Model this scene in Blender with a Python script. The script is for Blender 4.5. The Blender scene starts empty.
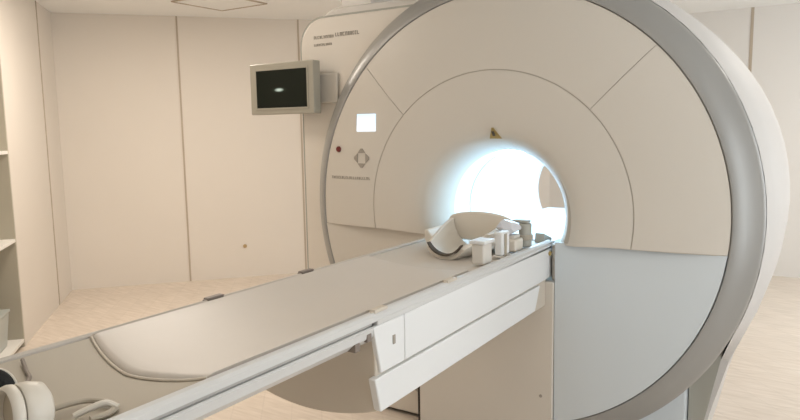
import bpy, bmesh, math, random
from mathutils import Vector, Matrix
random.seed(4)
S = bpy.context.scene
COL = S.collection
PI = math.pi
sin, cos, rad = math.sin, math.cos, math.radians
H = 1.26                       # height of the bore axis above the floor

# ------------------------------------------------------------------ materials
def mat(name, col, rough=.5, metal=0., spec=.5, noise=0., nscale=8., bump=0., bscale=60., emit=None, estr=0., coat=0., trans=0.):
    m = bpy.data.materials.new(name); m.use_nodes = True
    nt = m.node_tree; b = nt.nodes['Principled BSDF']
    b.inputs['Base Color'].default_value = (*col, 1)
    b.inputs['Roughness'].default_value = rough
    b.inputs['Metallic'].default_value = metal
    b.inputs['Specular IOR Level'].default_value = spec
    b.inputs['Coat Weight'].default_value = coat
    b.inputs['Transmission Weight'].default_value = trans
    tc = nt.nodes.new('ShaderNodeTexCoord')
    if noise > 0:
        n = nt.nodes.new('ShaderNodeTexNoise'); n.inputs['Scale'].default_value = nscale; n.inputs['Detail'].default_value = 4
        r = nt.nodes.new('ShaderNodeMapRange'); r.inputs['To Min'].default_value = 1 - noise; r.inputs['To Max'].default_value = 1 + noise
        v = nt.nodes.new('ShaderNodeHueSaturation'); v.inputs['Color'].default_value = (*col, 1)
        nt.links.new(tc.outputs['Object'], n.inputs['Vector']); nt.links.new(n.outputs['Fac'], r.inputs['Value'])
        nt.links.new(r.outputs['Result'], v.inputs['Value']); nt.links.new(v.outputs['Color'], b.inputs['Base Color'])
    if bump > 0:
        n2 = nt.nodes.new('ShaderNodeTexNoise'); n2.inputs['Scale'].default_value = bscale; n2.inputs['Detail'].default_value = 3
        bp = nt.nodes.new('ShaderNodeBump'); bp.inputs['Strength'].default_value = bump; bp.inputs['Distance'].default_value = .01
        nt.links.new(tc.outputs['Object'], n2.inputs['Vector']); nt.links.new(n2.outputs['Fac'], bp.inputs['Height'])
        nt.links.new(bp.outputs['Normal'], b.inputs['Normal'])
    if emit:
        b.inputs['Emission Color'].default_value = (*emit, 1); b.inputs['Emission Strength'].default_value = estr
    return m

M = dict(
    wall=mat('wall_panel_paint', (.80, .74, .665), .6, noise=.02, nscale=2, bump=.03),
    wall2=mat('wall_paint', (.80, .77, .73), .6, noise=.02, nscale=2, bump=.03),
    seam=mat('wall_seam', (.50, .42, .33), .6, noise=.03),
    ceil=mat('ceiling_paint', (.93, .93, .91), .8, noise=.01),
    cover=mat('scanner_cover', (.68, .63, .56), .42, noise=.01, nscale=3),
    sidecover=mat('side_cover_paint', (.80, .74, .66), .42, noise=.01, nscale=3),
    cool_lit_cover=mat('lower_cover', (.66, .71, .74), .4, noise=.01, nscale=3),  # cover tone with the cool light from the right tinted in
    shell=mat('outer_shell_paint', (.68, .65, .62), .6, spec=.3, noise=.01, nscale=3),
    gloss=mat('gloss_shell', (.80, .76, .71), .2, coat=.4, noise=.01, nscale=3),
    back=mat('seam_backing', (.52, .47, .40), .8, noise=.02),
    ring=mat('satin_trim', (.35, .342, .325), .38, metal=.2, noise=.03, nscale=5),
    dark=mat('dark_gap', (.03, .022, .018), .7, noise=.05),
    bore=mat('bore_liner', (.86, .88, .90), .4, noise=.01),
    tunnel=mat('bore_lamp', (1, 1, 1), .5, emit=(.50, .78, 1.0), estr=11, noise=.001),
    cradle=mat('cradle_shell', (.58, .53, .47), .5, noise=.02, nscale=4),
    table=mat('table_shell', (.42, .37, .295), .55, noise=.02, nscale=4),
    rail=mat('table_rail', (.64, .63, .61), .3, noise=.015),
    groove=mat('rail_groove', (.45, .43, .40), .5, noise=.02),
    white=mat('white_cover', (.80, .80, .79), .38, noise=.01),
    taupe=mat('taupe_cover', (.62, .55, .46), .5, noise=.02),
    pad=mat('mattress_vinyl', (.60, .55, .495), .45, noise=.03, nscale=3, bump=.06, bscale=14),
    clip=mat('clip_plastic', (.22, .18, .15), .5, noise=.05),
    coil=mat('coil_shell', (.76, .70, .61), .35, noise=.01),
    near_black=mat('dark_matte', (.10, .08, .06), .8, noise=.1, bump=.3),  # near-black for the painted lip shadow and the laser aperture
    grey=mat('grey_plastic', (.42, .41, .36), .45, noise=.02),
    block=mat('block_plastic', (.70, .66, .60), .4, noise=.02),
    bag=mat('clear_film', (.86, .87, .92), .2, trans=.25, noise=.02),
    mon=mat('monitor_casing', (.40, .37, .30), .4, noise=.02),
    monside=mat('monitor_side', (.42, .40, .34), .4, noise=.02),
    red=mat('red_button', (.16, .02, .015), .4, noise=.02),
    gold=mat('gold_mark', (.42, .30, .10), .4, noise=.05),
    ink=mat('grey_print', (.36, .32, .27), .6, noise=.05),
    shelf=mat('shaded_laminate', (.50, .46, .37), .6, noise=.02, nscale=3),  # niche shade partly mixed into the panel colour
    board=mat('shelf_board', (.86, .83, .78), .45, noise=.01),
    jar=mat('frosted_plastic', (.62, .66, .62), .3, trans=.3, noise=.02),
    black=mat('black_foam', (.006, .006, .006), .8, noise=.1, bump=.3),
    cup=mat('headset_shell', (.66, .61, .53), .4, noise=.01),
    cuptan=mat('headset_pad', (.42, .36, .27), .5, noise=.02),
    brass=mat('brass_knob', (.6, .45, .25), .35, metal=.6, noise=.02),
    lamp=mat('lamp_diffuser', (1, 1, 1), .5, emit=(1, .88, .72), estr=2.5, noise=.001),
    frame=mat('white_metal', (.82, .81, .79), .4, noise=.01),
)
# window glow: added, unseen emissive daylight pane
M['added_pane'] = mat('fill_pane', (1, 1, 1), .5, emit=(.90, .95, 1.0), estr=1.0, noise=.001)
# small status display of the scanner, white with a pale blue upper band
def display_mat():
    m = bpy.data.materials.new('lit_display'); m.use_nodes = True; nt = m.node_tree; b = nt.nodes['Principled BSDF']
    tc = nt.nodes.new('ShaderNodeTexCoord'); sp = nt.nodes.new('ShaderNodeSeparateXYZ'); cr = nt.nodes.new('ShaderNodeValToRGB')
    nt.links.new(tc.outputs['Generated'], sp.inputs[0]); nt.links.new(sp.outputs['Z'], cr.inputs[0])
    e = cr.color_ramp.elements; e[0].position = .1; e[0].color = (.85, .93, 1, 1); e[1].position = .9; e[1].color = (.62, .80, 1, 1)
    nt.links.new(cr.outputs[0], b.inputs['Emission Color']); b.inputs['Emission Strength'].default_value = 1.35
    b.inputs['Base Color'].default_value = (.1, .1, .1, 1)
    return m
M['display'] = display_mat()
# monitor screen: near-black with a reflection glint painted in as glow
def screen_mat():
    m = bpy.data.materials.new('screen_glint'); m.use_nodes = True; nt = m.node_tree; b = nt.nodes['Principled BSDF']
    tc = nt.nodes.new('ShaderNodeTexCoord'); mp = nt.nodes.new('ShaderNodeMapping'); g = nt.nodes.new('ShaderNodeTexGradient'); g.gradient_type = 'SPHERICAL'
    mp.vector_type = 'POINT'
    mp.inputs['Location'].default_value = (-.46 * 6, 0, -.47 * 11); mp.inputs['Scale'].default_value = (6, 0, 11)
    cr = nt.nodes.new('ShaderNodeValToRGB'); e = cr.color_ramp.elements
    e[0].position = 0; e[0].color = (.003, .005, .002, 1); e[1].position = .8; e[1].color = (.75, .85, .72, 1)
    k = cr.color_ramp.elements.new(.4); k.color = (.02, .03, .018, 1)
    nt.links.new(tc.outputs['Generated'], mp.inputs[0]); nt.links.new(mp.outputs[0], g.inputs[0])
    nt.links.new(g.outputs['Fac'], cr.inputs[0]); nt.links.new(cr.outputs[0], b.inputs['Emission Color'])
    b.inputs['Emission Strength'].default_value = .8; b.inputs['Base Color'].default_value = (.005, .006, .004, 1); b.inputs['Roughness'].default_value = .3; b.inputs['Specular IOR Level'].default_value = .15
    return m
M['screen'] = screen_mat()
# floor: pale sheet flooring with faint boards
def floor_mat():
    m = bpy.data.materials.new('floor_vinyl'); m.use_nodes = True; nt = m.node_tree; b = nt.nodes['Principled BSDF']
    tc = nt.nodes.new('ShaderNodeTexCoord'); mp = nt.nodes.new('ShaderNodeMapping'); mp.inputs['Rotation'].default_value = (0, 0, rad(49)); mp.inputs['Scale'].default_value = (1.2, 9, 1)
    n = nt.nodes.new('ShaderNodeTexNoise'); n.inputs['Scale'].default_value = 4; n.inputs['Detail'].default_value = 6
    cr = nt.nodes.new('ShaderNodeValToRGB'); e = cr.color_ramp.elements
    e[0].position = .3; e[0].color = (.70, .60, .50, 1); e[1].position = .7; e[1].color = (.82, .72, .62, 1)
    br = nt.nodes.new('ShaderNodeTexBrick'); br.inputs['Scale'].default_value = 1.4; br.inputs['Mortar Size'].default_value = .006; br.inputs['Color1'].default_value = (1, 1, 1, 1); br.inputs['Color2'].default_value = (.96, .96, .96, 1); br.inputs['Mortar'].default_value = (.93, .93, .93, 1)
    mp2 = nt.nodes.new('ShaderNodeMapping'); mp2.inputs['Rotation'].default_value = (0, 0, rad(49))
    mx = nt.nodes.new('ShaderNodeMix'); mx.data_type = 'RGBA'; mx.blend_type = 'MULTIPLY'; mx.inputs[0].default_value = 1
    nt.links.new(tc.outputs['Object'], mp.inputs[0]); nt.links.new(tc.outputs['Object'], mp2.inputs[0]); nt.links.new(mp.outputs[0], n.inputs['Vector']); nt.links.new(mp2.outputs[0], br.inputs['Vector'])
    nt.links.new(n.outputs['Fac'], cr.inputs[0]); nt.links.new(cr.outputs[0], mx.inputs[6]); nt.links.new(br.outputs['Color'], mx.inputs[7]); nt.links.new(mx.outputs[2], b.inputs['Base Color'])
    b.inputs['Roughness'].default_value = .27
    return m
M['floor'] = floor_mat()

# ------------------------------------------------------------------ helpers
WO = {}                                              # world origin of each parent
def link(name, me, m, parent=None, smooth=True, bevel=0., seg=3, mods=None, loc=None, ang=35):
    """me in world coordinates -> object with its origin at loc (or the parent's origin)."""
    base = Vector(loc) if loc is not None else (WO[parent.name] if parent else Vector((0, 0, 0)))
    me.transform(Matrix.Translation(-base))
    me.materials.clear(); me.materials.append(M[m])
    o = bpy.data.objects.new(name, me); COL.objects.link(o)
    if parent:
        o.parent = parent; o.location = base - WO[parent.name]
    else:
        o.location = base
    WO[o.name] = base
    if bevel > 0:
        b = o.modifiers.new('bevel', 'BEVEL'); b.width = bevel; b.segments = seg; b.limit_method = 'ANGLE'; b.angle_limit = rad(30)
    if smooth:
        for p in me.polygons: p.use_smooth = True
        try: me.set_sharp_from_angle(angle=rad(ang))
        except Exception: pass
    return o
def mk(verts, faces):
    me = bpy.data.meshes.new('m'); me.from_pydata([tuple(v) for v in verts], [], faces); me.update()
    bm = bmesh.new(); bm.from_mesh(me); bmesh.ops.remove_doubles(bm, verts=bm.verts, dist=1e-5); bmesh.ops.recalc_face_normals(bm, faces=bm.faces); bm.to_mesh(me); bm.free()
    return me
def join(*ms):
    bm = bmesh.new()
    for a in ms: bm.from_mesh(a)
    me = bpy.data.meshes.new('m'); bm.to_mesh(me); bm.free(); return me
def boxm(x0, x1, y0, y1, z0, z1):
    v = [(x, y, z) for x in (x0, x1) for y in (y0, y1) for z in (z0, z1)]
    return mk(v, [(0, 1, 3, 2), (4, 6, 7, 5), (0, 4, 5, 1), (2, 3, 7, 6), (0, 2, 6, 4), (1, 5, 7, 3)])
def prism(pts, d0, d1, axis):
    """closed 2-D outline swept along an axis: 'y' -> pts (x,z), 'x' -> (y,z), 'z' -> (x,y)."""
    f = {'y': lambda a, b, d: (a, d, b), 'x': lambda a, b, d: (d, a, b), 'z': lambda a, b, d: (a, b, d)}[axis]
    n = len(pts); v = [f(a, b, d0) for a, b in pts] + [f(a, b, d1) for a, b in pts]
    fs = [tuple(range(n)), tuple(range(n, 2 * n))] + [(i, (i + 1) % n, n + (i + 1) % n, n + i) for i in range(n)]
    return mk(v, fs)
def grid(fn, nu, nv, wrap=False):
    v = [fn(i / nu, j / nv) for i in range(nu + 1) for j in range(nv + 1)]
    fs = [(i * (nv + 1) + j, (i + 1) * (nv + 1) + j, (i + 1) * (nv + 1) + j + 1, i * (nv + 1) + j + 1) for i in range(nu) for j in range(nv)]
    return mk(v, fs)
def plate(fn, nu, nv, t):
    """sheet fn(u,v)->(x,y,z) thickened by t along +Y (away from the viewer side)."""
    a = [fn(i / nu, j / nv) for i in range(nu + 1) for j in range(nv + 1)]
    b = [(x, y + t, z) for x, y, z in a]; N = len(a); W = nv + 1
    fs = []
    for i in range(nu):
        for j in range(nv):
            q = (i * W + j, (i + 1) * W + j, (i + 1) * W + j + 1, i * W + j + 1); fs += [q, tuple(N + k for k in reversed(q))]
    for i in range(nu):
        for j in (0, nv): fs.append((i * W + j, (i + 1) * W + j, N + (i + 1) * W + j, N + i * W + j))
    for j in range(nv):
        for i in (0, nu): fs.append((i * W + j, i * W + j + 1, N + i * W + j + 1, N + i * W + j))
    return mk(a + b, fs)
def lathe_y(prof, n=128, a0=0., a1=2 * PI, cx=0., cz=H):
    """prof: [(r,y)...] open or closed profile swung round the Y axis."""
    full = abs(a1 - a0 - 2 * PI) < 1e-6; k = len(prof); v = []; fs = []
    m_ = n if full else n + 1
    for i in range(m_):
        a = a0 + (a1 - a0) * i / n
        v += [(cx + r * cos(a), y, cz + r * sin(a)) for r, y in prof]
    for i in range(n):
        for j in range(k - 1):
            p, q = i * k, ((i + 1) % m_) * k; fs.append((p + j, q + j, q + j + 1, p + j + 1))
    return mk(v, fs)
def cyl(c, axis, r, h, n=28, r2=None):
    """solid cylinder or cone from c along axis."""
    ax = Vector(axis).normalized(); q = ax.to_track_quat('Z', 'Y'); r2 = r if r2 is None else r2; c = Vector(c)
    v = [c + q @ Vector((r * cos(2 * PI * i / n), r * sin(2 * PI * i / n), 0)) for i in range(n)] + [c + q @ Vector((r2 * cos(2 * PI * i / n), r2 * sin(2 * PI * i / n), h)) for i in range(n)]
    return mk(v, [tuple(range(n)), tuple(range(n, 2 * n))] + [(i, (i + 1) % n, n + (i + 1) % n, n + i) for i in range(n)])
def lathe_ax(c, axis, prof, n=40):
    """prof [(r,h)...] round an arbitrary axis."""
    ax = Vector(axis).normalized(); q = ax.to_track_quat('Z', 'Y'); c = Vector(c); k = len(prof)
    v = [c + q @ Vector((r * cos(2 * PI * i / n), r * sin(2 * PI * i / n), h)) for i in range(n) for r, h in prof]
    return mk(v, [(i * k + j, ((i + 1) % n) * k + j, ((i + 1) % n) * k + j + 1, i * k + j + 1) for i in range(n) for j in range(k - 1)])
def tube(pts, r, n=10, flat=1.):
    P = [Vector(p) for p in pts]; v = []; m_ = len(P)
    # Catmull-Rom smoothing
    Q = []
    for i in range(m_ - 1):
        p0, p1, p2, p3 = P[max(i - 1, 0)], P[i], P[i + 1], P[min(i + 2, m_ - 1)]
        for s in range(6):
            t = s / 6; Q.append(.5 * ((2 * p1) + (-p0 + p2) * t + (2 * p0 - 5 * p1 + 4 * p2 - p3) * t * t + (-p0 + 3 * p1 - 3 * p2 + p3) * t ** 3))
    Q.append(P[-1]); fs = []
    for i, c in enumerate(Q):
        d = (Q[min(i + 1, len(Q) - 1)] - Q[max(i - 1, 0)]).normalized(); s = d.cross(Vector((0, 0, 1)))
        s = s.normalized() if s.length > 1e-3 else Vector((1, 0, 0)); u = s.cross(d)
        v += [c + s * r * cos(2 * PI * k / n) + u * r * flat * sin(2 * PI * k / n) for k in range(n)]
    for i in range(len(Q) - 1):
        fs += [(i * n + k, i * n + (k + 1) % n, (i + 1) * n + (k + 1) % n, (i + 1) * n + k) for k in range(n)]
    fs += [tuple(range(n)), tuple(range((len(Q) - 1) * n, len(Q) * n))]
    return mk(v, fs)
def thing(name, label, cat, loc, group=None):
    o = bpy.data.objects.new(name, None); COL.objects.link(o); o.location = loc; o.empty_display_size = .1
    o['label'] = label; o['category'] = cat
    if group: o['group'] = group
    WO[o.name] = Vector(loc); return o
def tag(o, label, cat, group=None):
    o['label'] = label; o['category'] = cat
    if group: o['group'] = group
    return o
def st(name, me, m, bevel=0., smooth=False):
    o = link(name, me, m, None, smooth=smooth, bevel=bevel); o['kind'] = 'structure'; return o

# ------------------------------------------------------------------ room
CH = 2.93
q = rad(49.305)
C0 = Vector((-5.418, .885, 0)); bd = Vector((cos(q), sin(q), 0)); ld = Vector((-sin(q), cos(q), 0))    # along the angled back wall / along the left wall
P1 = C0 + bd * ((5.25 - .885) / sin(q))           # angled wall meets the rear wall
XR = 3.3; YB = -5.2
P4 = C0 - ld * ((.885 - YB) / cos(q))
def wallm(a, b, z0=0, z1=CH, t=.12, out=None):
    a, b = Vector(a), Vector(b); d = (b - a).normalized(); n = Vector((-d.y, d.x, 0)); n = n if out is None else (n if n.dot(Vector(out)) > 0 else -n)
    pts = [a, b, b + n * t, a + n * t]
    return prism([(p.x, p.y) for p in pts], z0, z1, 'z')
st('floor', prism([(-7, -6), (4.2, -6), (4.2, 6.2), (-7, 6.2)], -.1, 0, 'z'), 'floor')
st('ceiling', prism([(-7, -6), (4.2, -6), (4.2, 6.2), (-7, 6.2)], CH, CH + .1, 'z'), 'ceil')
st('wall_back', wallm(C0, P1, out=-bd.cross(Vector((0, 0, -1))) if False else ld), 'wall')
st('wall_rear', wallm((P1.x, 5.25, 0), (XR, 5.25, 0), out=(0, 1, 0)), 'wall2')
SN = 1.965; SF = 3.35                            # recess of the shelves in the left wall
st('wall_left', wallm(C0, C0 - ld * SN, out=-bd), 'wall')
st('wall_left_front', wallm(C0 - ld * SF, P4, out=-bd), 'wall')
st('wall_front', wallm((P4.x - .3, YB, 0), (XR, YB, 0), out=(0, -1, 0)), 'wall2')
# right wall with two added, unseen daylight windows
W = [(-2.6, -.4), (1.6, 4.6)]; Z0, Z1 = .35, 2.65
st('wall_right', join(boxm(XR, XR + .12, YB, W[0][0], 0, CH), boxm(XR, XR + .12, W[0][1], W[1][0], 0, CH), boxm(XR, XR + .12, W[1][1], 5.4, 0, CH),
                      *[boxm(XR, XR + .12, a, b, 0, Z0) for a, b in W], *[boxm(XR, XR + .12, a, b, Z1, CH) for a, b in W]), 'wall2')
for i, (a, b) in enumerate(W):
    w = link('fill_window_%d' % (i + 1), join(boxm(XR + .01, XR + .09, a, a + .05, Z0, Z1), boxm(XR + .01, XR + .09, b - .05, b, Z0, Z1), boxm(XR + .01, XR + .09, a + .05, b - .05, Z0, Z0 + .05), boxm(XR + .01, XR + .09, a + .05, b - .05, Z1 - .05, Z1), boxm(XR + .01, XR + .09, (a + b) / 2 - .02, (a + b) / 2 + .02, Z0 + .05, Z1 - .05)), 'frame', smooth=False)
    w['kind'] = 'structure'
    link('added_pane', boxm(XR + .06, XR + .07, a + .04, b - .04, Z0 + .04, Z1 - .04), 'added_pane', w, smooth=False)
# vertical panel joints (raised cover strips)
def joint(name, P, d, n, w=.018, z0=0.0, z1=CH):
    a = P - d * w / 2; b = P + d * w / 2
    return st(name, prism([(p.x, p.y) for p in (a, b, b + n * .006, a + n * .006)], z0, z1, 'z'), 'seam')
joint('trim_1', C0 + bd * 1.232, bd, -ld); joint('trim_2', C0 + bd * 2.545, bd, -ld)
joint('trim_3', C0 - ld * .65, ld, bd, .02)
joint('trim_4', Vector((.61, 5.25, 0)), Vector((1, 0, 0)), Vector((0, -1, 0)), .03)
joint('trim_5', C0 + bd * 3.86, bd, -ld)
# small brass fitting low on the back wall
kp = C0 + bd * 1.85 - ld * .0 + Vector((0, 0, .365))
fit = link('wall_fitting', join(cyl(kp, -ld, .022, .008), cyl(kp - ld * .008, -ld, .010, .014, r2=.007)), 'brass', loc=kp)
tag(fit, 'tiny round brass fitting low on the cream wall panel', 'fitting')
# ceiling lights
def ceil_light(x, y, s, e, label, col=(1, .90, .79)):
    t = thing('ceiling_light', label, 'ceiling light', (x, y, CH), 'recessed square ceiling lights' if False else None)
    link('frame', join(boxm(x - s, x + s, y - s, y - s + .03, CH - .025, CH), boxm(x - s, x + s, y + s - .03, y + s, CH - .025, CH), boxm(x - s, x - s + .03, y - s + .03, y + s - .03, CH - .025, CH), boxm(x + s - .03, x + s, y - s + .03, y + s - .03, CH - .025, CH)), 'frame', t, smooth=False)
    link('diffuser', boxm(x - s + .03, x + s - .03, y - s + .03, y + s - .03, CH - .012, CH), 'lamp', t, smooth=False)
    L = bpy.data.lights.new('panel_lamp', 'AREA'); L.shape = 'SQUARE'; L.size = 2 * s - .08; L.energy = e; L.color = col
    o = bpy.data.objects.new('panel_lamp', L); COL.objects.link(o); o.parent = t; o.location = (0, 0, -.03)
    return t
cp = thing('ceiling_panel', 'square flush ceiling panel above the cream wall seams', 'ceiling panel', (-3.63, 1.55, CH))
link('frame', join(boxm(-3.95, -3.31, 1.23, 1.245, CH - .012, CH), boxm(-3.95, -3.31, 1.855, 1.87, CH - .012, CH), boxm(-3.95, -3.935, 1.245, 1.855, CH - .012, CH), boxm(-3.325, -3.31, 1.245, 1.855, CH - .012, CH)), 'seam', cp, smooth=False)
link('cover_sheet', boxm(-3.935, -3.325, 1.245, 1.855, CH - .006, CH), 'ceil', cp, smooth=False)
ceil_light(-2.9, .35, .30, 42, 'square ceiling light closest to the cream back wall')
ceil_light(-2.0, -1.0, .30, 12, 'square ceiling light above the patient table')
ceil_light(.9, -2.2, .30, 4, 'square ceiling light nearest the viewer')
ceil_light(1.9, 2.6, .30, 21, 'square ceiling light right of the scanner', (1, .95, .88))

# window light, added to brighten the covers and floor
for i, (a, b, e) in enumerate([(W[0][0], W[0][1], 31), (W[1][0], W[1][1], 31)]):
    L = bpy.data.lights.new('right_fill', 'AREA'); L.shape = 'RECTANGLE'; L.size = b - a - .15; L.size_y = Z1 - Z0 - .15; L.energy = e; L.color = (.84, .93, 1)
    o = bpy.data.objects.new('right_fill', L); COL.objects.link(o); o.location = (XR - .01, (a + b) / 2, (Z0 + Z1) / 2); o.rotation_euler = (rad(90), 0, rad(90))

# ------------------------------------------------------------------ scanner
SC = thing('mri_scanner', 'large white round-faced MRI scanner with a glowing bore and grey rim', 'scanner', (0, .9, 0))
ZS = -.125                                          # height of the horizontal seam below the axis
BX, BZ = .014, -.012                               # the bore sits slightly off the disc centre
def bw_(r): return max(0, min(1, (.60 - r) / .18))
prof = [(.324, .157), (.329, .12), (.339, .08), (.352, .045), (.368, .015), (.388, -.012), (.415, -.033), (.45, -.044), (.50, -.050), (.58, -.051), (.65, -.050), (.709, -.0465)]
def yr(r):
    if r <= prof[0][0]: return prof[0][1]
    for (r0, y0), (r1, y1) in zip(prof, prof[1:]):
        if r <= r1: return y0 + (y1 - y0) * (r - r0) / (r1 - r0)
    t = (r - .709) / (1.1 - .709); return -.0465 * (1 - t ** 2)
def sector(r0, r1, A0, A1, nu=96, nv=24, rs=None):
    rs = rs or [r0 + (r1 - r0) * j / nv for j in range(nv + 1)]; nv = len(rs) - 1
    def f(u, v):
        r = rs[round(v * nv)]; a0 = A0(r) if callable(A0) else A0; a1 = A1(r) if callable(A1) else A1; a = a0 + (a1 - a0) * u
        return (r * cos(a) + BX * bw_(r), yr(r), H + r * sin(a) + BZ * bw_(r))
    return plate(f, nu, nv, .004)
g = .0016
lo = lambda r: math.asin(max(-1, (ZS + g) / r)); hi = lambda r: PI - math.asin(max(-1, (ZS + g) / r))
link('bore_surround', sector(0, 0, lo, hi, 128, rs=[r for r, _ in prof]), 'cover', SC, ang=60)
r0, r1 = .714, 1.097
for A, B in ((lo, lambda r: PI / 4 - g / r), (lambda r: PI / 4 + g / r, lambda r: 3 * PI / 4 - g / r), (lambda r: 3 * PI / 4 + g / r, hi)):
    link('face_panel', sector(r0, r1, A, B, 48, 12), 'cover', SC, ang=60)
# lower wings
def wing(sgn, xi):
    def f(u, v):
        x = xi + (1.09 - xi) * u ** .9; zb = -math.sqrt(max(1.097 ** 2 - x * x, 0)); z = (ZS - g) + (min(zb, ZS - g - .001) - (ZS - g)) * v
        r = math.hypot(x, z); t = max(0, 1 - (x - .335) / .21); y = -.014 * (1 - min(r / 1.1, 1) ** 2) + .006 * t * t - .004
        return (sgn * x, y, H + z)
    return plate(f, 48, 20, .018)
link('lower_panel', wing(1, .336), 'cool_lit_cover', SC, ang=60)
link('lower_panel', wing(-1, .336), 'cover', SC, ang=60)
# backing behind the seams
def bk(u, v):
    r = .40 + (1.098 - .40) * v; a = lo(r) - .004 + (hi(r) - lo(r) + .008) * u; return (r * cos(a), yr(r) + .0045, H + r * sin(a))
link('seam_backing', plate(bk, 96, 12, .01), 'back', SC, ang=60)
link('lower_chassis', prism([(x, H + z) for x, z in [(.345, -.13), (1.08, -.13)] + [(1.085 * cos(rad(a)), 1.085 * sin(rad(a))) for a in range(-10, -72, -6)] + [(.345, -1.02)]], .09, .20, 'y'), 'back', SC, smooth=False)
link('lower_chassis', prism([(-x, H + z) for x, z in [(.345, -.13), (1.08, -.13)] + [(1.085 * cos(rad(a)), 1.085 * sin(rad(a))) for a in range(-10, -72, -6)] + [(.345, -1.02)]], .09, .20, 'y'), 'back', SC, smooth=False)
# ring trim: bevelled metallic band
link('rim_trim', lathe_y([(1.1, .03), (1.1, .002), (1.104, -.003), (1.112, -.003), (1.160, .030), (1.205, .074), (1.217, .092), (1.219, .105), (1.219, .13), (1.20, .36)], 192), 'ring', SC, ang=50)
# tunnel
link('bore_liner', lathe_y([(.3245, .158), (.324, .30), (.3235, 1.35), (.34, 1.45), (.40, 1.58), (.50, 1.66), (.56, 1.70)], 96, cx=BX, cz=H + BZ), 'bore', SC, ang=60)
link('liner_joint', lathe_y([(.3215, .345), (.3205, .348), (.3205, .353), (.3215, .356)], 96, cx=BX, cz=H + BZ), 'back', SC)
# lamp strips inside the bore at the upper left and upper right
for a0, a1 in ((62, 84), (96, 118)):
    link('bore_light', grid(lambda u, v: (BX + .3185 * cos(rad(a0 + (a1 - a0) * u)), .24 + 1.1 * v, H + BZ + .3185 * sin(rad(a0 + (a1 - a0) * u))), 8, 4), 'tunnel', SC)
link('bore_bridge', prism([(-.27, H - .150), (.27, H - .150), (.268, H - .178), (-.268, H - .178)], .16, 1.5, 'y'), 'bore', SC, smooth=False, bevel=.004)
# outer shell: revolve-like cross-section swept in depth, with flat flanks down to the floor
def section(k, top=1.0):
    """outline (x,z about axis) for scale k of the shell; right flank straightens below."""
    R = 1.285 * k; pts = []
    for a in range(-20, 201, 5):
        pts.append((R * cos(rad(a)), R * sin(rad(a))))
    xr, zr = pts[0]
    L = [(xr - .05 * k, zr - .20), (xr - .12 * k, zr - .42)]
    rgt = [(x, z) for x, z in L]
    return [(-x, z) for x, z in rgt[::-1]][::-1], pts, rgt
def outline(k):
    R = 1.262 * k; n = []
    n += [(.94 * k, -H + .0), (1.0 * k, -.98), (1.075 * k, -.70)]
    n += [(R * cos(rad(a)), R * sin(rad(a))) for a in range(-25, 206, 5)]
    n += [(-1.075 * k, -.70), (-1.0 * k, -.98), (-.94 * k, -H + .0)]
    return n
rings = [(.968, .112), (.985, .16), (.998, .23), (1.0, .32), (1.0, .8), (.99, 1.2), (.975, 1.5), (.95, 1.66), (.90, 1.76)]
vs = []; fs = []; n = len(outline(1))
for k, y in rings:
    vs += [(x, y + max(0, .36 - y) * max(0, min(1, (-.50 - z) / .15)), max(z, -H) + H) for x, z in outline(k)]
for i in range(len(rings) - 1):
    fs += [(i * n + j, i * n + j + 1, (i + 1) * n + j + 1, (i + 1) * n + j) for j in range(n - 1)]
link('outer_shell', mk(vs, fs), 'shell', SC, ang=60)
# rear cover with the tunnel opening
def rc(u, v):
    a = rad(-25 + 230 * u); ri, ro = .56, 1.262 * .90; r = ri + (ro - ri) * v; return (r * cos(a), 1.70 + .06 * v, H + r * sin(a))
link('rear_cover', grid(rc, 64, 6), 'shell', SC, ang=60)
link('rear_lower_cover', mk([(-.846, 1.76, 0), (.846, 1.76, 0), (1.029, 1.76, H + 1.1358 * sin(rad(-25))), (-1.029, 1.76, H + 1.1565 * sin(rad(-25))), (-.5, 1.70, H - .25), (.5, 1.70, H - .25)], [(0, 1, 2, 5, 4, 3)]), 'gloss', SC, smooth=False)
# plinth under the disc: light front, dark recessed strip, toe kick
link('plinth', prism([(-.60, 1.0), (-.60, .36), (-.36, .13), (.10, .13), (.90, .30), (.90, 1.0)], .035, .70, 'z'), 'cool_lit_cover', SC, bevel=.01)
link('toe_kick', prism([(-.57, .95), (-.57, .37), (-.35, .145), (.10, .145), (.885, .315), (.885, .95)], 0, .036, 'z'), 'dark', SC, smooth=False)
link('side_strip', prism([(.905, 0), (.925, 0), (.985, .28), (1.04, .56), (1.06, .66), (.905, .66)], .34, .42, 'y'), 'grey', SC, smooth=False)
# centre column under the table, with the dark gap on its left
link('column_cover', boxm(-.444, .3325, -.013, .12, .0, H - .325), 'cover', SC, bevel=.006)
link('column_gap', boxm(-.460, -.444, -.006, .12, .0, H - .325), 'dark', SC, smooth=False)
link('slot_filler', boxm(.3055, .334, .035, .09, H - .322, H - .145), 'sidecover', SC, smooth=False)
link('screw', cyl((.272, -.0125, H - .915), (0, -1, 0), .008, .004), 'ink', SC)
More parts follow.
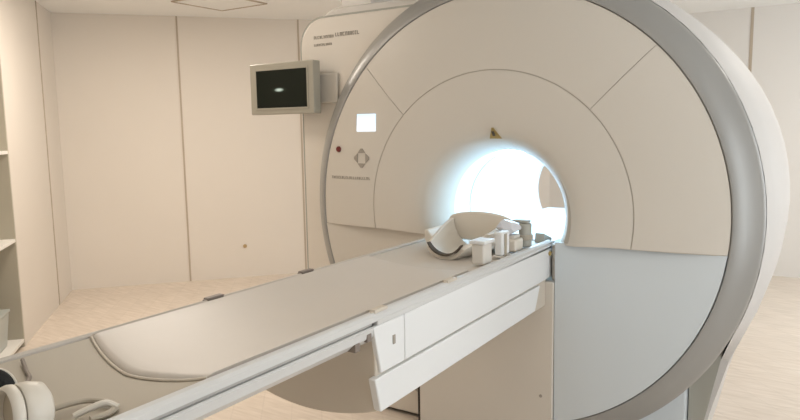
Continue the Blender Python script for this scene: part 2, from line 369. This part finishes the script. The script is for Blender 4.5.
# left control cover: flat panel with a rounded top corner inside a glossy shoulder
def rrect(x0, x1, z0, z1, r, corners='a'):
    p = [(x0, z0), (x1, z0), (x1, z1)]
    p += [(x0 + r + r * cos(rad(a)), z1 - r + r * sin(rad(a))) for a in range(90, 181, 6)]
    return p
link('side_shoulder', prism(rrect(-1.325, -.40, 0.02, H + 1.160, .24), .135, .62, 'y'), 'gloss', SC, bevel=.06, seg=5)
link('control_cover', prism(rrect(-1.335, -.45, .02, H + 1.093, .17), .095, .14, 'y'), 'sidecover', SC, bevel=.008)
link('cover_edge', prism(rrect(-1.346, -.45, .02, H + 1.103, .178), .100, .134, 'y'), 'grey', SC, smooth=False)
link('service_box', boxm(-1.10, -.86, .19, .60, H + 1.10, CH - .004), 'gloss', SC, bevel=.02)
link('cable_gland', lathe_ax((-.60, .16, H + 1.19), (0, 0, 1), [(.0, .0), (.07, .0), (.07, .05), (.045, .09), (.0, .09)]), 'gloss', SC)
# display, red button, direction keys and lettering on the left face panel
def on(x, z, off=0.): return (x, yr(math.hypot(x, z)) - off, H + z)
def skin(x0, x1, z0, z1, t, off=.0):
    v = []
    for d in (off, off + t):
        v += [on(x0, z0, d), on(x1, z0, d), on(x1, z1, d), on(x0, z1, d)]
    return mk(v, [(0, 1, 2, 3), (7, 6, 5, 4), (0, 4, 5, 1), (1, 5, 6, 2), (2, 6, 7, 3), (3, 7, 4, 0)])
link('status_display', skin(-.826, -.690, .418, .514, .004, .001), 'display', SC, smooth=False)
bx, bz = -.972, .317
link('red_button', lathe_ax(on(bx, bz, -.001), (0, -1, 0), [(.0, .0), (.017, .0), (.017, .008), (.012, .014), (.0, .016)], 24), 'red', SC)
kc = (-.791, .268)
for a in (0, 90, 180, 270):
    c = (kc[0] + .044 * cos(rad(a)), kc[1] + .044 * sin(rad(a)))
    d = (cos(rad(a)), sin(rad(a))); e = (-d[1], d[0])
    tri = [(c[0] - d[0] * .014 + e[0] * .026, c[1] - d[1] * .014 + e[1] * .026), (c[0] - d[0] * .014 - e[0] * .026, c[1] - d[1] * .014 - e[1] * .026), (c[0] + d[0] * .010 - e[0] * .006, c[1] + d[1] * .010 - e[1] * .006), (c[0] + d[0] * .010 + e[0] * .006, c[1] + d[1] * .010 + e[1] * .006)]
    v = [on(x, z, .001) for x, z in tri] + [on(x, z, .006) for x, z in tri]
    link('direction_key', mk(v, [(0, 1, 2, 3), (7, 6, 5, 4), (0, 4, 5, 1), (1, 5, 6, 2), (2, 6, 7, 3), (3, 7, 4, 0)]), 'ink', SC, smooth=False)
def lettering(x0, x1, z, h, plane=None, dens=1.0, lw=.0035):
    """unreadable small print: a row of letter-like strokes."""
    ms = []; x = x0
    while x < x1:
        w = h * random.uniform(.45, .75); kind = random.randint(0, 3); f = (lambda a, b, c, d: skin(a, b, c, d, .0012, .0008)) if plane is None else (lambda a, b, c, d: boxm(a, b, plane - .0012, plane, H + c, H + d))
        ms.append(f(x, x + lw, z, z + h))
        if kind in (0, 1): ms.append(f(x + lw, x + w, z + h - lw, z + h))
        if kind in (0, 2): ms.append(f(x + lw, x + w, z, z + lw))
        if kind in (1, 3): ms.append(f(x + w - lw, x + w, z, z + h * .9))
        if kind == 3: ms.append(f(x + lw, x + w - lw, z + h * .45, z + h * .45 + lw))
        x += w + h * .32 / dens
    return join(*ms)
link('key_lettering', lettering(-1.03, -.74, .146, .016), 'ink', SC, smooth=False)
link('maker_lettering', lettering(-1.23, -1.08, .972, .018, .094, 1.2, .003), 'ink', SC, smooth=False)
link('maker_lettering', lettering(-1.065, -.885, .976, .022, .094, 1.4, .005), 'ink', SC, smooth=False)
link('model_lettering', lettering(-1.23, -1.09, .93, .014, .094), 'ink', SC, smooth=False)
# triangular gold mark above the bore
tz = .395
def tri3(s, off, t):
    P = [(.022 - s, tz - s * .62), (.022 + s, tz - s * .62), (.022 + s * .12, tz + s), (.022 - s * .12, tz + s)]
    v = [on(x, z, off) for x, z in P] + [on(x, z, off + t) for x, z in P]
    return mk(v, [(0, 1, 2, 3), (7, 6, 5, 4), (0, 4, 5, 1), (1, 5, 6, 2), (2, 6, 7, 3), (3, 7, 4, 0)])
lens = link('laser_window', tri3(.034, .013, .006), 'gold', SC, smooth=False)
link('laser_aperture', skin(.015, .029, tz - .008, tz + .016, .003, .0195), 'near_black', lens, smooth=False)

# ------------------------------------------------------------------ monitor on the scanner's left shoulder
MO = thing('display_monitor', 'beige framed monitor with black screen on the scanner upper left shoulder', 'monitor', (-1.38, .0, H + .675))
fx0, fx1, fz0, fz1 = -1.652, -1.135, H + .528, H + .838
link('casing', boxm(fx0, fx1, -.035, .03, fz0, fz1), 'mon', MO, bevel=.006)
link('back_housing', boxm(fx0 + .03, fx1 - .03, .028, .07, fz0 + .03, fz1 - .03), 'monside', MO, bevel=.012)
sx0, sx1, sz0, sz1 = -1.595, -1.185, H + .568, H + .795
link('bezel', join(boxm(sx0 - .012, sx1 + .012, -.040, -.034, sz1, sz1 + .012), boxm(sx0 - .012, sx1 + .012, -.040, -.034, sz0 - .012, sz0), boxm(sx0 - .012, sx0, -.040, -.034, sz0, sz1), boxm(sx1, sx1 + .012, -.040, -.034, sz0, sz1)), 'mon', MO, smooth=False, bevel=.002)
link('screen', boxm(sx0, sx1, -.038, -.0352, sz0, sz1), 'screen', MO, smooth=False)
link('bracket', join(boxm(-1.20, -1.045, .072, .0935, H + .59, H + .765)), 'cover', MO, bevel=.008)

# ------------------------------------------------------------------ patient table
T = thing('patient_table', 'long cantilevered patient table running out of the scanner bore', 'patient table', (0, -.9, 0))
Y0, Y1 = -2.62, .10
zt = H - .135
# underside support beam with rounded belly
belly = [(x, H - .497 + .055 * (x / .3) ** 2) for x in [.292 - .0365 * i for i in range(17)]]
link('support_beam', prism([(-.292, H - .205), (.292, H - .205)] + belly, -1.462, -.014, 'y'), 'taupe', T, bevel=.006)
def side(s):
    def px(pts, x0, x1): return prism(pts, min(s * x0, s * x1), max(s * x0, s * x1), 'x')
    link('end_cover', px([(-1.484, H - .166), (-1.311, H - .166), (-1.311, H - .322), (-1.447, H - .322)], .284, .303), 'white', T, bevel=.004)
    link('side_cover', px([(-1.307, H - .166), (.03, H - .150), (.03, H - .308), (-1.307, H - .322)], .284, .303), 'white', T, bevel=.004)
    link('lower_cover', px([(-1.488, H - .330), (-.13, H - .318), (-.19, H - .430), (-1.461, H - .443)], .280, .309), 'white', T, bevel=.005)
side(1); side(-1)
link('top_cap', boxm(.262, .303, -1.46, .03, H - .166, H - .148), 'rail', T, bevel=.004)
link('status_lamp', boxm(.302, .306, -1.381, -1.368, H - .247, H - .218), 'ink', T)
link('release_knob', lathe_ax((.303, .0, H - .185), (1, 0, 0), [(0, 0), (.012, 0), (.010, .010), (0, .012)], 20), 'gold', T)
for y, z in ((-1.50, -.185), (-1.56, -.200)):
    link('roller', boxm(.262, .300, y - .012, y + .012, H + z - .022, H + z + .004), 'clip', T, bevel=.003)
# cradle: shallow trough with raised rails, profile swept in y; the foot end is rounded
W2 = .275
def cz_(x): return zt - .022 * max(0, 1 - (x / .262) ** 2) ** .8
def cradle(u, v):
    x = -W2 + 2 * W2 * u; y = Y0 + (Y1 - Y0) * v; return (x, y, cz_(x))
top = [(-W2 + 2 * W2 * i / 28, cz_(-W2 + 2 * W2 * i / 28)) for i in range(29)]
link('cradle', prism(top + [(.262, H - .190), (.20, H - .203), (-.20, H - .203), (-.262, H - .190)], Y0, Y1, 'y'), 'cradle', T, ang=40)
for s in (1, -1):
    link('side_rail', prism([(s * a, H + b) for a, b in [(.270, -.150), (.272, -.129), (.280, -.124), (.292, -.127), (.300, -.135), (.300, -.152), (.280, -.156), (.270, -.156)]], Y0, Y1 - .06, 'y'), 'rail' if s > 0 else 'cradle', T, ang=30)  # left rail darkened in colour to mute its reflected glare
    link('rail_groove', prism([(s * a, H + b) for a, b in [(.264, -.157), (.288, -.157), (.288, -.165), (.264, -.165)]], Y0, -1.47, 'y'), 'groove', T, smooth=False)
    link('lower_rail', prism([(s * a, H + b) for a, b in [(.264, -.166), (.294, -.166), (.300, -.171), (.296, -.196), (.270, -.220), (.230, -.228), (.204, -.207), (.262, -.192)]], Y0, -1.47, 'y'), 'rail', T, ang=30)
# mattress: thin pad, its foot edge is a bowed curve
def foot(x): return -2.135 + .085 * min(1, abs((x - .04) / .30)) ** 1.8 if x > .04 else -2.135 + .10 * min(1, abs((x - .04) / .32)) ** 1.3
def pad_top(x): return cz_(x) + .016 - .006 * (abs(x) / .26) ** 4
def padf(u, v):
    x = -.262 + .524 * u; ys = foot(x); ye = -.745 - .03 * (x / .26)
    y = ys + (ye - ys) * v; edge = min(v, 1 - v) * (ye - ys); k = min(1, edge / .02); return (x, y, cz_(x) + .001 + (pad_top(x) - cz_(x)) * math.sqrt(max(0, 1 - (1 - k) ** 2)))
def pad_mesh():
    nu = 40; vv = [0, .0015, .004, .008, .014] + [.014 + .972 * i / 40 for i in range(1, 41)] + [.992, .996, .9985, 1]
    nv = len(vv) - 1; a = [padf(i / nu, vv[j]) for i in range(nu + 1) for j in range(nv + 1)]; b = [(x, y, cz_(x) + .0005) for x, y, z in a]; N = len(a); Wd = nv + 1; fs = []
    for i in range(nu):
        for j in range(nv):
            qd = (i * Wd + j, (i + 1) * Wd + j, (i + 1) * Wd + j + 1, i * Wd + j + 1); fs += [qd, tuple(N + k for k in reversed(qd))]
    for i in range(nu):
        for j in (0, nv): fs.append((i * Wd + j, (i + 1) * Wd + j, N + (i + 1) * Wd + j, N + i * Wd + j))
    for j in range(nv):
        for i in (0, nu): fs.append((i * Wd + j, i * Wd + j + 1, N + i * Wd + j + 1, N + i * Wd + j))
    return mk(a + b, fs)
mt = link('mattress', pad_mesh(), 'pad', T, ang=60)
link('end_piping', tube([(x, foot(x) - .004, cz_(x) + .004) for x in [-.262 + .524 * i / 16 for i in range(17)]], .004), 'taupe', mt)
def mat_(u, v):
    x = -.266 + .532 * u; y0 = Y0 + .01; y1 = foot(max(-.26, min(.26, x))) - .009; return (x, y0 + (y1 - y0) * v)
def mat_o(u, v): x, y = mat_(u, v); return (x, y, cz_(x) + .0016)
def mat_i(u, v): x, y = mat_(u, v); return (x, y, cz_(x) + .0002)
# strap hooks along both rails
for s, ys_ in ((-1, (-1.587, -1.117)), (1, (-1.43, -.97))):
    for y in ys_:
        x = s * .285
        link('strap_hook', join(boxm(x - .012, x + .012, y - .035, y + .035, H - .1295, H - .118), boxm(x - .006, x + .006, y - .045, y + .045, H - .1285, H - .122)), 'clip' if s < 0 else 'taupe', T, bevel=.004)

# ------------------------------------------------------------------ head coil on the table end
HC = thing('head_coil', 'open white head coil cradle with a dark curved painted-shadow slit, before the bore', 'head coil', (0, -.34, zt))
def scoop(ri, y0, y1, z0, a_front, a_back, grow):
    def f(u, v):
        y = y0 + (y1 - y0) * v; r = ri + grow * math.sin(PI / 2 * v); am = a_front + (a_back - a_front) * v ** .7; a = -PI / 2 + am * (2 * u - 1)
        return (r * cos(a), y, z0 + r * sin(a) + grow * v * .6)
    return f
def shellm(fo, fi, nu, nv):
    A = [fo(i / nu, j / nv) for i in range(nu + 1) for j in range(nv + 1)]; B = [fi(i / nu, j / nv) for i in range(nu + 1) for j in range(nv + 1)]; N = len(A); Wd = nv + 1; fs = []
    for i in range(nu):
        for j in range(nv):
            qd = (i * Wd + j, (i + 1) * Wd + j, (i + 1) * Wd + j + 1, i * Wd + j + 1); fs += [qd, tuple(N + k for k in reversed(qd))]
    for i in range(nu):
        for j in (0, nv): fs.append((i * Wd + j, (i + 1) * Wd + j, N + (i + 1) * Wd + j, N + i * Wd + j))
    for j in range(nv):
        for i in (0, nu): fs.append((i * Wd + j, i * Wd + j + 1, N + i * Wd + j + 1, N + i * Wd + j))
    return mk(A + B, fs)
link('foot_mat', shellm(mat_o, mat_i, 40, 6), 'table', T, ang=60)
zc = H - .045
link('cradle_shell', shellm(scoop(.116, -.50, -.16, zc, rad(58), rad(92), .040), scoop(.096, -.50, -.16, zc, rad(58), rad(92), .040), 40, 16), 'coil', HC, bevel=.004, ang=60)
def crescent(rr):
    return lambda u, v: ((.0945 - rr * math.sin(PI * u) ** .5) * cos(-PI / 2 + rad(66) * (2 * u - 1)), -.514 + .03 * v, zc + (.0945 - rr * math.sin(PI * u) ** .5) * sin(-PI / 2 + rad(66) * (2 * u - 1)))
link('lip_shadow', shellm(crescent(-.0005), crescent(.008), 30, 2), 'near_black', HC)  # dark crescent stands in for the shadow of the front lip
bw = [(-.150, H - .125), (.150, H - .125), (.170, H - .06), (.170, H - .02)] + [(.170 * cos(rad(a)), H - .020 + .040 * sin(rad(a))) for a in range(15, 166, 15)] + [(-.170, H - .02), (-.170, H - .06)]
link('back_wall', prism(bw, -.155, -.13, 'y'), 'coil', HC, bevel=.008)
link('base_plate', boxm(-.06, .06, -.48, -.16, zt - .0185, zt - .010), 'coil', HC, bevel=.003)
for s in (-1, 1):
    link('side_wing', prism([(s * .150, H - .130), (s * .112, H - .135), (s * .118, H - .085), (s * .150, H - .045), (s * .166, H - .045), (s * .168, H - .09)], -.40, -.157, 'y'), 'coil', HC, bevel=.006)

# things lined up on the right of the coil
c1 = thing('coil_plug', 'pale box-shaped plug standing on the table edge, nearest the viewer beside the head coil', 'plug', (.235, -.60, zt))
link('body', boxm(.205, .262, -.64, -.56, zt + .001, H - .045), 'block', c1, bevel=.008); link('lid', boxm(.198, .270, -.648, -.55, H - .046, H - .032), 'white', c1, bevel=.004)
c2 = thing('coil_plug', 'white upright plug with a tan stripe, behind the box-shaped plug', 'plug', (.245, -.42, zt))
link('body', boxm(.225, .262, -.46, -.38, zt + .010, H - .022), 'white', c2, bevel=.008); link('stripe', boxm(.2625, .266, -.44, -.42, zt + .002, H - .03), 'cuptan', c2, smooth=False)
link('foot', boxm(.215, .264, -.47, -.37, zt + .001, zt + .0095), 'block', c2, bevel=.003)
c3 = thing('support_post', 'greyish tan rounded post with a flat arm at the bore mouth', 'post', (.235, -.14, zt))
link('post', prism([(.235 + .030 * cos(rad(a)), -.14 + .035 * sin(rad(a))) for a in range(0, 360, 20)], zt + .001, H - .022, 'z'), 'grey', c3, bevel=.006)
link('collar', prism([(.235 + .036 * cos(rad(a)), -.14 + .041 * sin(rad(a))) for a in range(0, 360, 20)], zt + .035, zt + .06, 'z'), 'table', c3, bevel=.004)
link('arm', boxm(.175, .255, -.165, -.115, H - .0215, H - .006), 'grey', c3, bevel=.006)
c4 = link('wedge_block', prism([(.0, zt - .004), (.12, zt - .004), (.12, zt + .008), (.01, zt + .045)], .225, .272, 'x'), 'grey', loc=(.25, .0, zt), bevel=.004)
tag(c4, 'grey wedge lying on the table edge where it enters the bore', 'wedge')
c5 = thing('positioning_block', 'pale short block between the two plugs and the post', 'block', (.215, -.27, zt))
link('body', boxm(.192, .262, -.315, -.225, zt + .001, H - .075), 'coil', c5, bevel=.01); link('cap', boxm(.195, .25, -.305, -.235, H - .075, H - .058), 'block', c5, bevel=.005)
# crumpled clear film on top of the positioning block
def crumple():
    bm = bmesh.new(); bmesh.ops.create_icosphere(bm, subdivisions=4, radius=1)
    rr = random.Random(11); dirs = [Vector((rr.gauss(0, 1), rr.gauss(0, 1), rr.gauss(0, 1))).normalized() for _ in range(26)]
    for v in bm.verts:
        n_ = v.co.normalized(); k = min((1.0 / max(.25, n_.dot(d))) * (.72 + .28 * ((i * 37) % 10) / 10) for i, d in enumerate(dirs) if n_.dot(d) > .25)
        v.co = n_ * min(k, 1.15)
        v.co = Vector((v.co.x * .062 + .205, v.co.y * .065 - .27, v.co.z * .036 + H - .024))
        v.co.z = max(v.co.z, H - .0575)
    me = bpy.data.meshes.new('m'); bm.to_mesh(me); bm.free(); return me
bg = link('plastic_film', crumple(), 'bag', loc=(.205, -.27, H - .058), ang=20)
tag(bg, 'crumpled clear plastic film resting on the pale short block', 'plastic film')

# ------------------------------------------------------------------ headset at the table's foot
CR = Vector((.8365, .548, 0)); CF = Vector((-.548, .8365, 0))       # along / away in plan from where the headset is seen
HS = thing('headset', 'cream ear defenders with black foam lying on the table foot end', 'headset', (0, -2.40, zt))
zb = zt - .018
K = .80
cB = Vector((.175, -2.462, zb + .061))
axB = (-CR * .62 - CF * .74 + Vector((0, 0, .10))).normalized()
def sc_(p): return [(a * K, b * K) for a, b in p]
link('ear_cup', lathe_ax(cB, axB, sc_([(0, -.060), (.045, -.058), (.063, -.046), (.070, -.018), (.070, .004), (.066, .010), (.0, .010)])), 'cup', HS, ang=50)
link('ear_pad', lathe_ax(cB, axB, sc_([(.058, .012), (.055, .022), (.0, .020), (.0, .012)])), 'cuptan', HS, ang=50)
link('ear_cushion', lathe_ax(cB, axB, sc_([(.060, .011), (.069, .017), (.070, .028), (.067, .038), (.060, .041), (.054, .036), (.052, .012)])), 'cup', HS, ang=60)
cA = Vector((-.004, -2.470, zb + .052)) + CR * .020 + CF * .025; axA = (CR * .35 - CF * .85 + Vector((0, 0, .35))).normalized()
link('foam_liner', lathe_ax(cA, axA, sc_([(0, .006), (.062, .006), (.064, .012), (.058, .022), (.04, .026), (0, .022)])), 'black', HS, ang=60)
link('ear_cup', lathe_ax(cA, axA, sc_([(0, -.046), (.04, -.044), (.060, -.03), (.068, -.002), (.066, .004), (.0, .004)])), 'cup', HS, ang=50)
link('headband', tube([(.110, -2.395, zb + .018), (.120, -2.345, zb + .020), (.128, -2.310, zb + .018), (.152, -2.294, zb + .018), (.190, -2.288, zb + .019), (.228, -2.302, zb + .022), (.246, -2.335, zb + .024), (.240, -2.365, zb + .024)], .008, flat=.8), 'table', HS)
link('headband', tube([(.235, -2.30, zb + .024), (.215, -2.315, zb + .034), (.200, -2.345, zb + .028), (.190, -2.37, zb + .020)], .007), 'cup', HS)
link('cord', tube([(-.235, -2.250, zt + .006), (-.18, -2.270, zb + .012), (-.125, -2.292, zb + .012), (-.07, -2.34, zb + .020), (.0, -2.43, zb + .05)], .005), 'clip', HS)

# ------------------------------------------------------------------ shelving recessed in the left wall
SH = thing('shelving_unit', 'tall open shelving with white boards recessed in the left wall', 'shelves', tuple(C0 - ld * 2.66 - bd * .2))
def sp(s, d): p = C0 - ld * s - bd * d; return (p.x, p.y)      # s along the wall from the corner, d into the recess
dp = .42
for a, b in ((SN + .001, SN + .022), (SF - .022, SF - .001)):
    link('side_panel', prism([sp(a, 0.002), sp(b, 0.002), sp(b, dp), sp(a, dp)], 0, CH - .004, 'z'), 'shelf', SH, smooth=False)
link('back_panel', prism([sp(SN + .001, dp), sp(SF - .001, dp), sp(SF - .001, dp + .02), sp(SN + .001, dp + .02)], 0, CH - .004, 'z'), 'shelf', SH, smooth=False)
for z in (.065, .875, 1.565, 2.25):
    link('shelf', prism([sp(SN + .023, 0.0), sp(SF - .023, 0.0), sp(SF - .023, dp - .001), sp(SN + .023, dp - .001)], z - .025, z, 'z'), 'board', SH, bevel=.002)
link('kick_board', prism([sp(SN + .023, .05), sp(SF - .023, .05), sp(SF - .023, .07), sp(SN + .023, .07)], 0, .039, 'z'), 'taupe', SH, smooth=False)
jp = sp(2.28, .17)
J = thing('plastic_bin', 'frosted grey-green plastic bin on the bottom shelf of the recessed unit', 'bin', (jp[0], jp[1], .065))
def bin_(w0, w1, z0, z1):
    v = []
    for w, z in ((w0, z0), (w1, z1)):
        for a, b in ((-1, -1), (1, -1), (1, 1), (-1, 1)):
            p = Vector((jp[0], jp[1], 0)) + ld * a * w + bd * b * w * .8; v.append((p.x, p.y, z))
    return mk(v, [(0, 1, 2, 3), (4, 5, 6, 7)] + [(i, (i + 1) % 4, 4 + (i + 1) % 4, 4 + i) for i in range(4)])
link('body', bin_(.12, .15, .066, .33), 'jar', J, bevel=.012); link('lid', bin_(.158, .158, .331, .352), 'jar', J, bevel=.006)

# ------------------------------------------------------------------ camera
yaw, pit, rol = .5798, .1232, -.0155
fw = Vector((-sin(yaw) * cos(pit), cos(yaw) * cos(pit), -sin(pit))); rt = fw.cross(Vector((0, 0, 1))).normalized(); up = rt.cross(fw)
r2 = rt * cos(rol) + up * sin(rol); u2 = -rt * sin(rol) + up * cos(rol)
cam = bpy.data.cameras.new('camera'); co = bpy.data.objects.new('camera', cam); COL.objects.link(co)
Mx = Matrix((r2, u2, -fw)).transposed().to_4x4(); Mx.translation = Vector((1.4525, -3.0818, .4368 + H)); co.matrix_world = Mx
cam.sensor_width = 36; cam.lens = 666.5 / 800 * 36; cam.clip_start = .05
S.camera = co
w = bpy.data.worlds.new('world'); S.world = w; w.use_nodes = True; w.node_tree.nodes['Background'].inputs[0].default_value = (.8, .85, .9, 1); w.node_tree.nodes['Background'].inputs[1].default_value = .3
S.view_settings.view_transform = 'Standard'; S.view_settings.look = 'None'; S.view_settings.gamma = 1; S.view_settings.exposure = 0
S.view_settings.use_curve_mapping = False
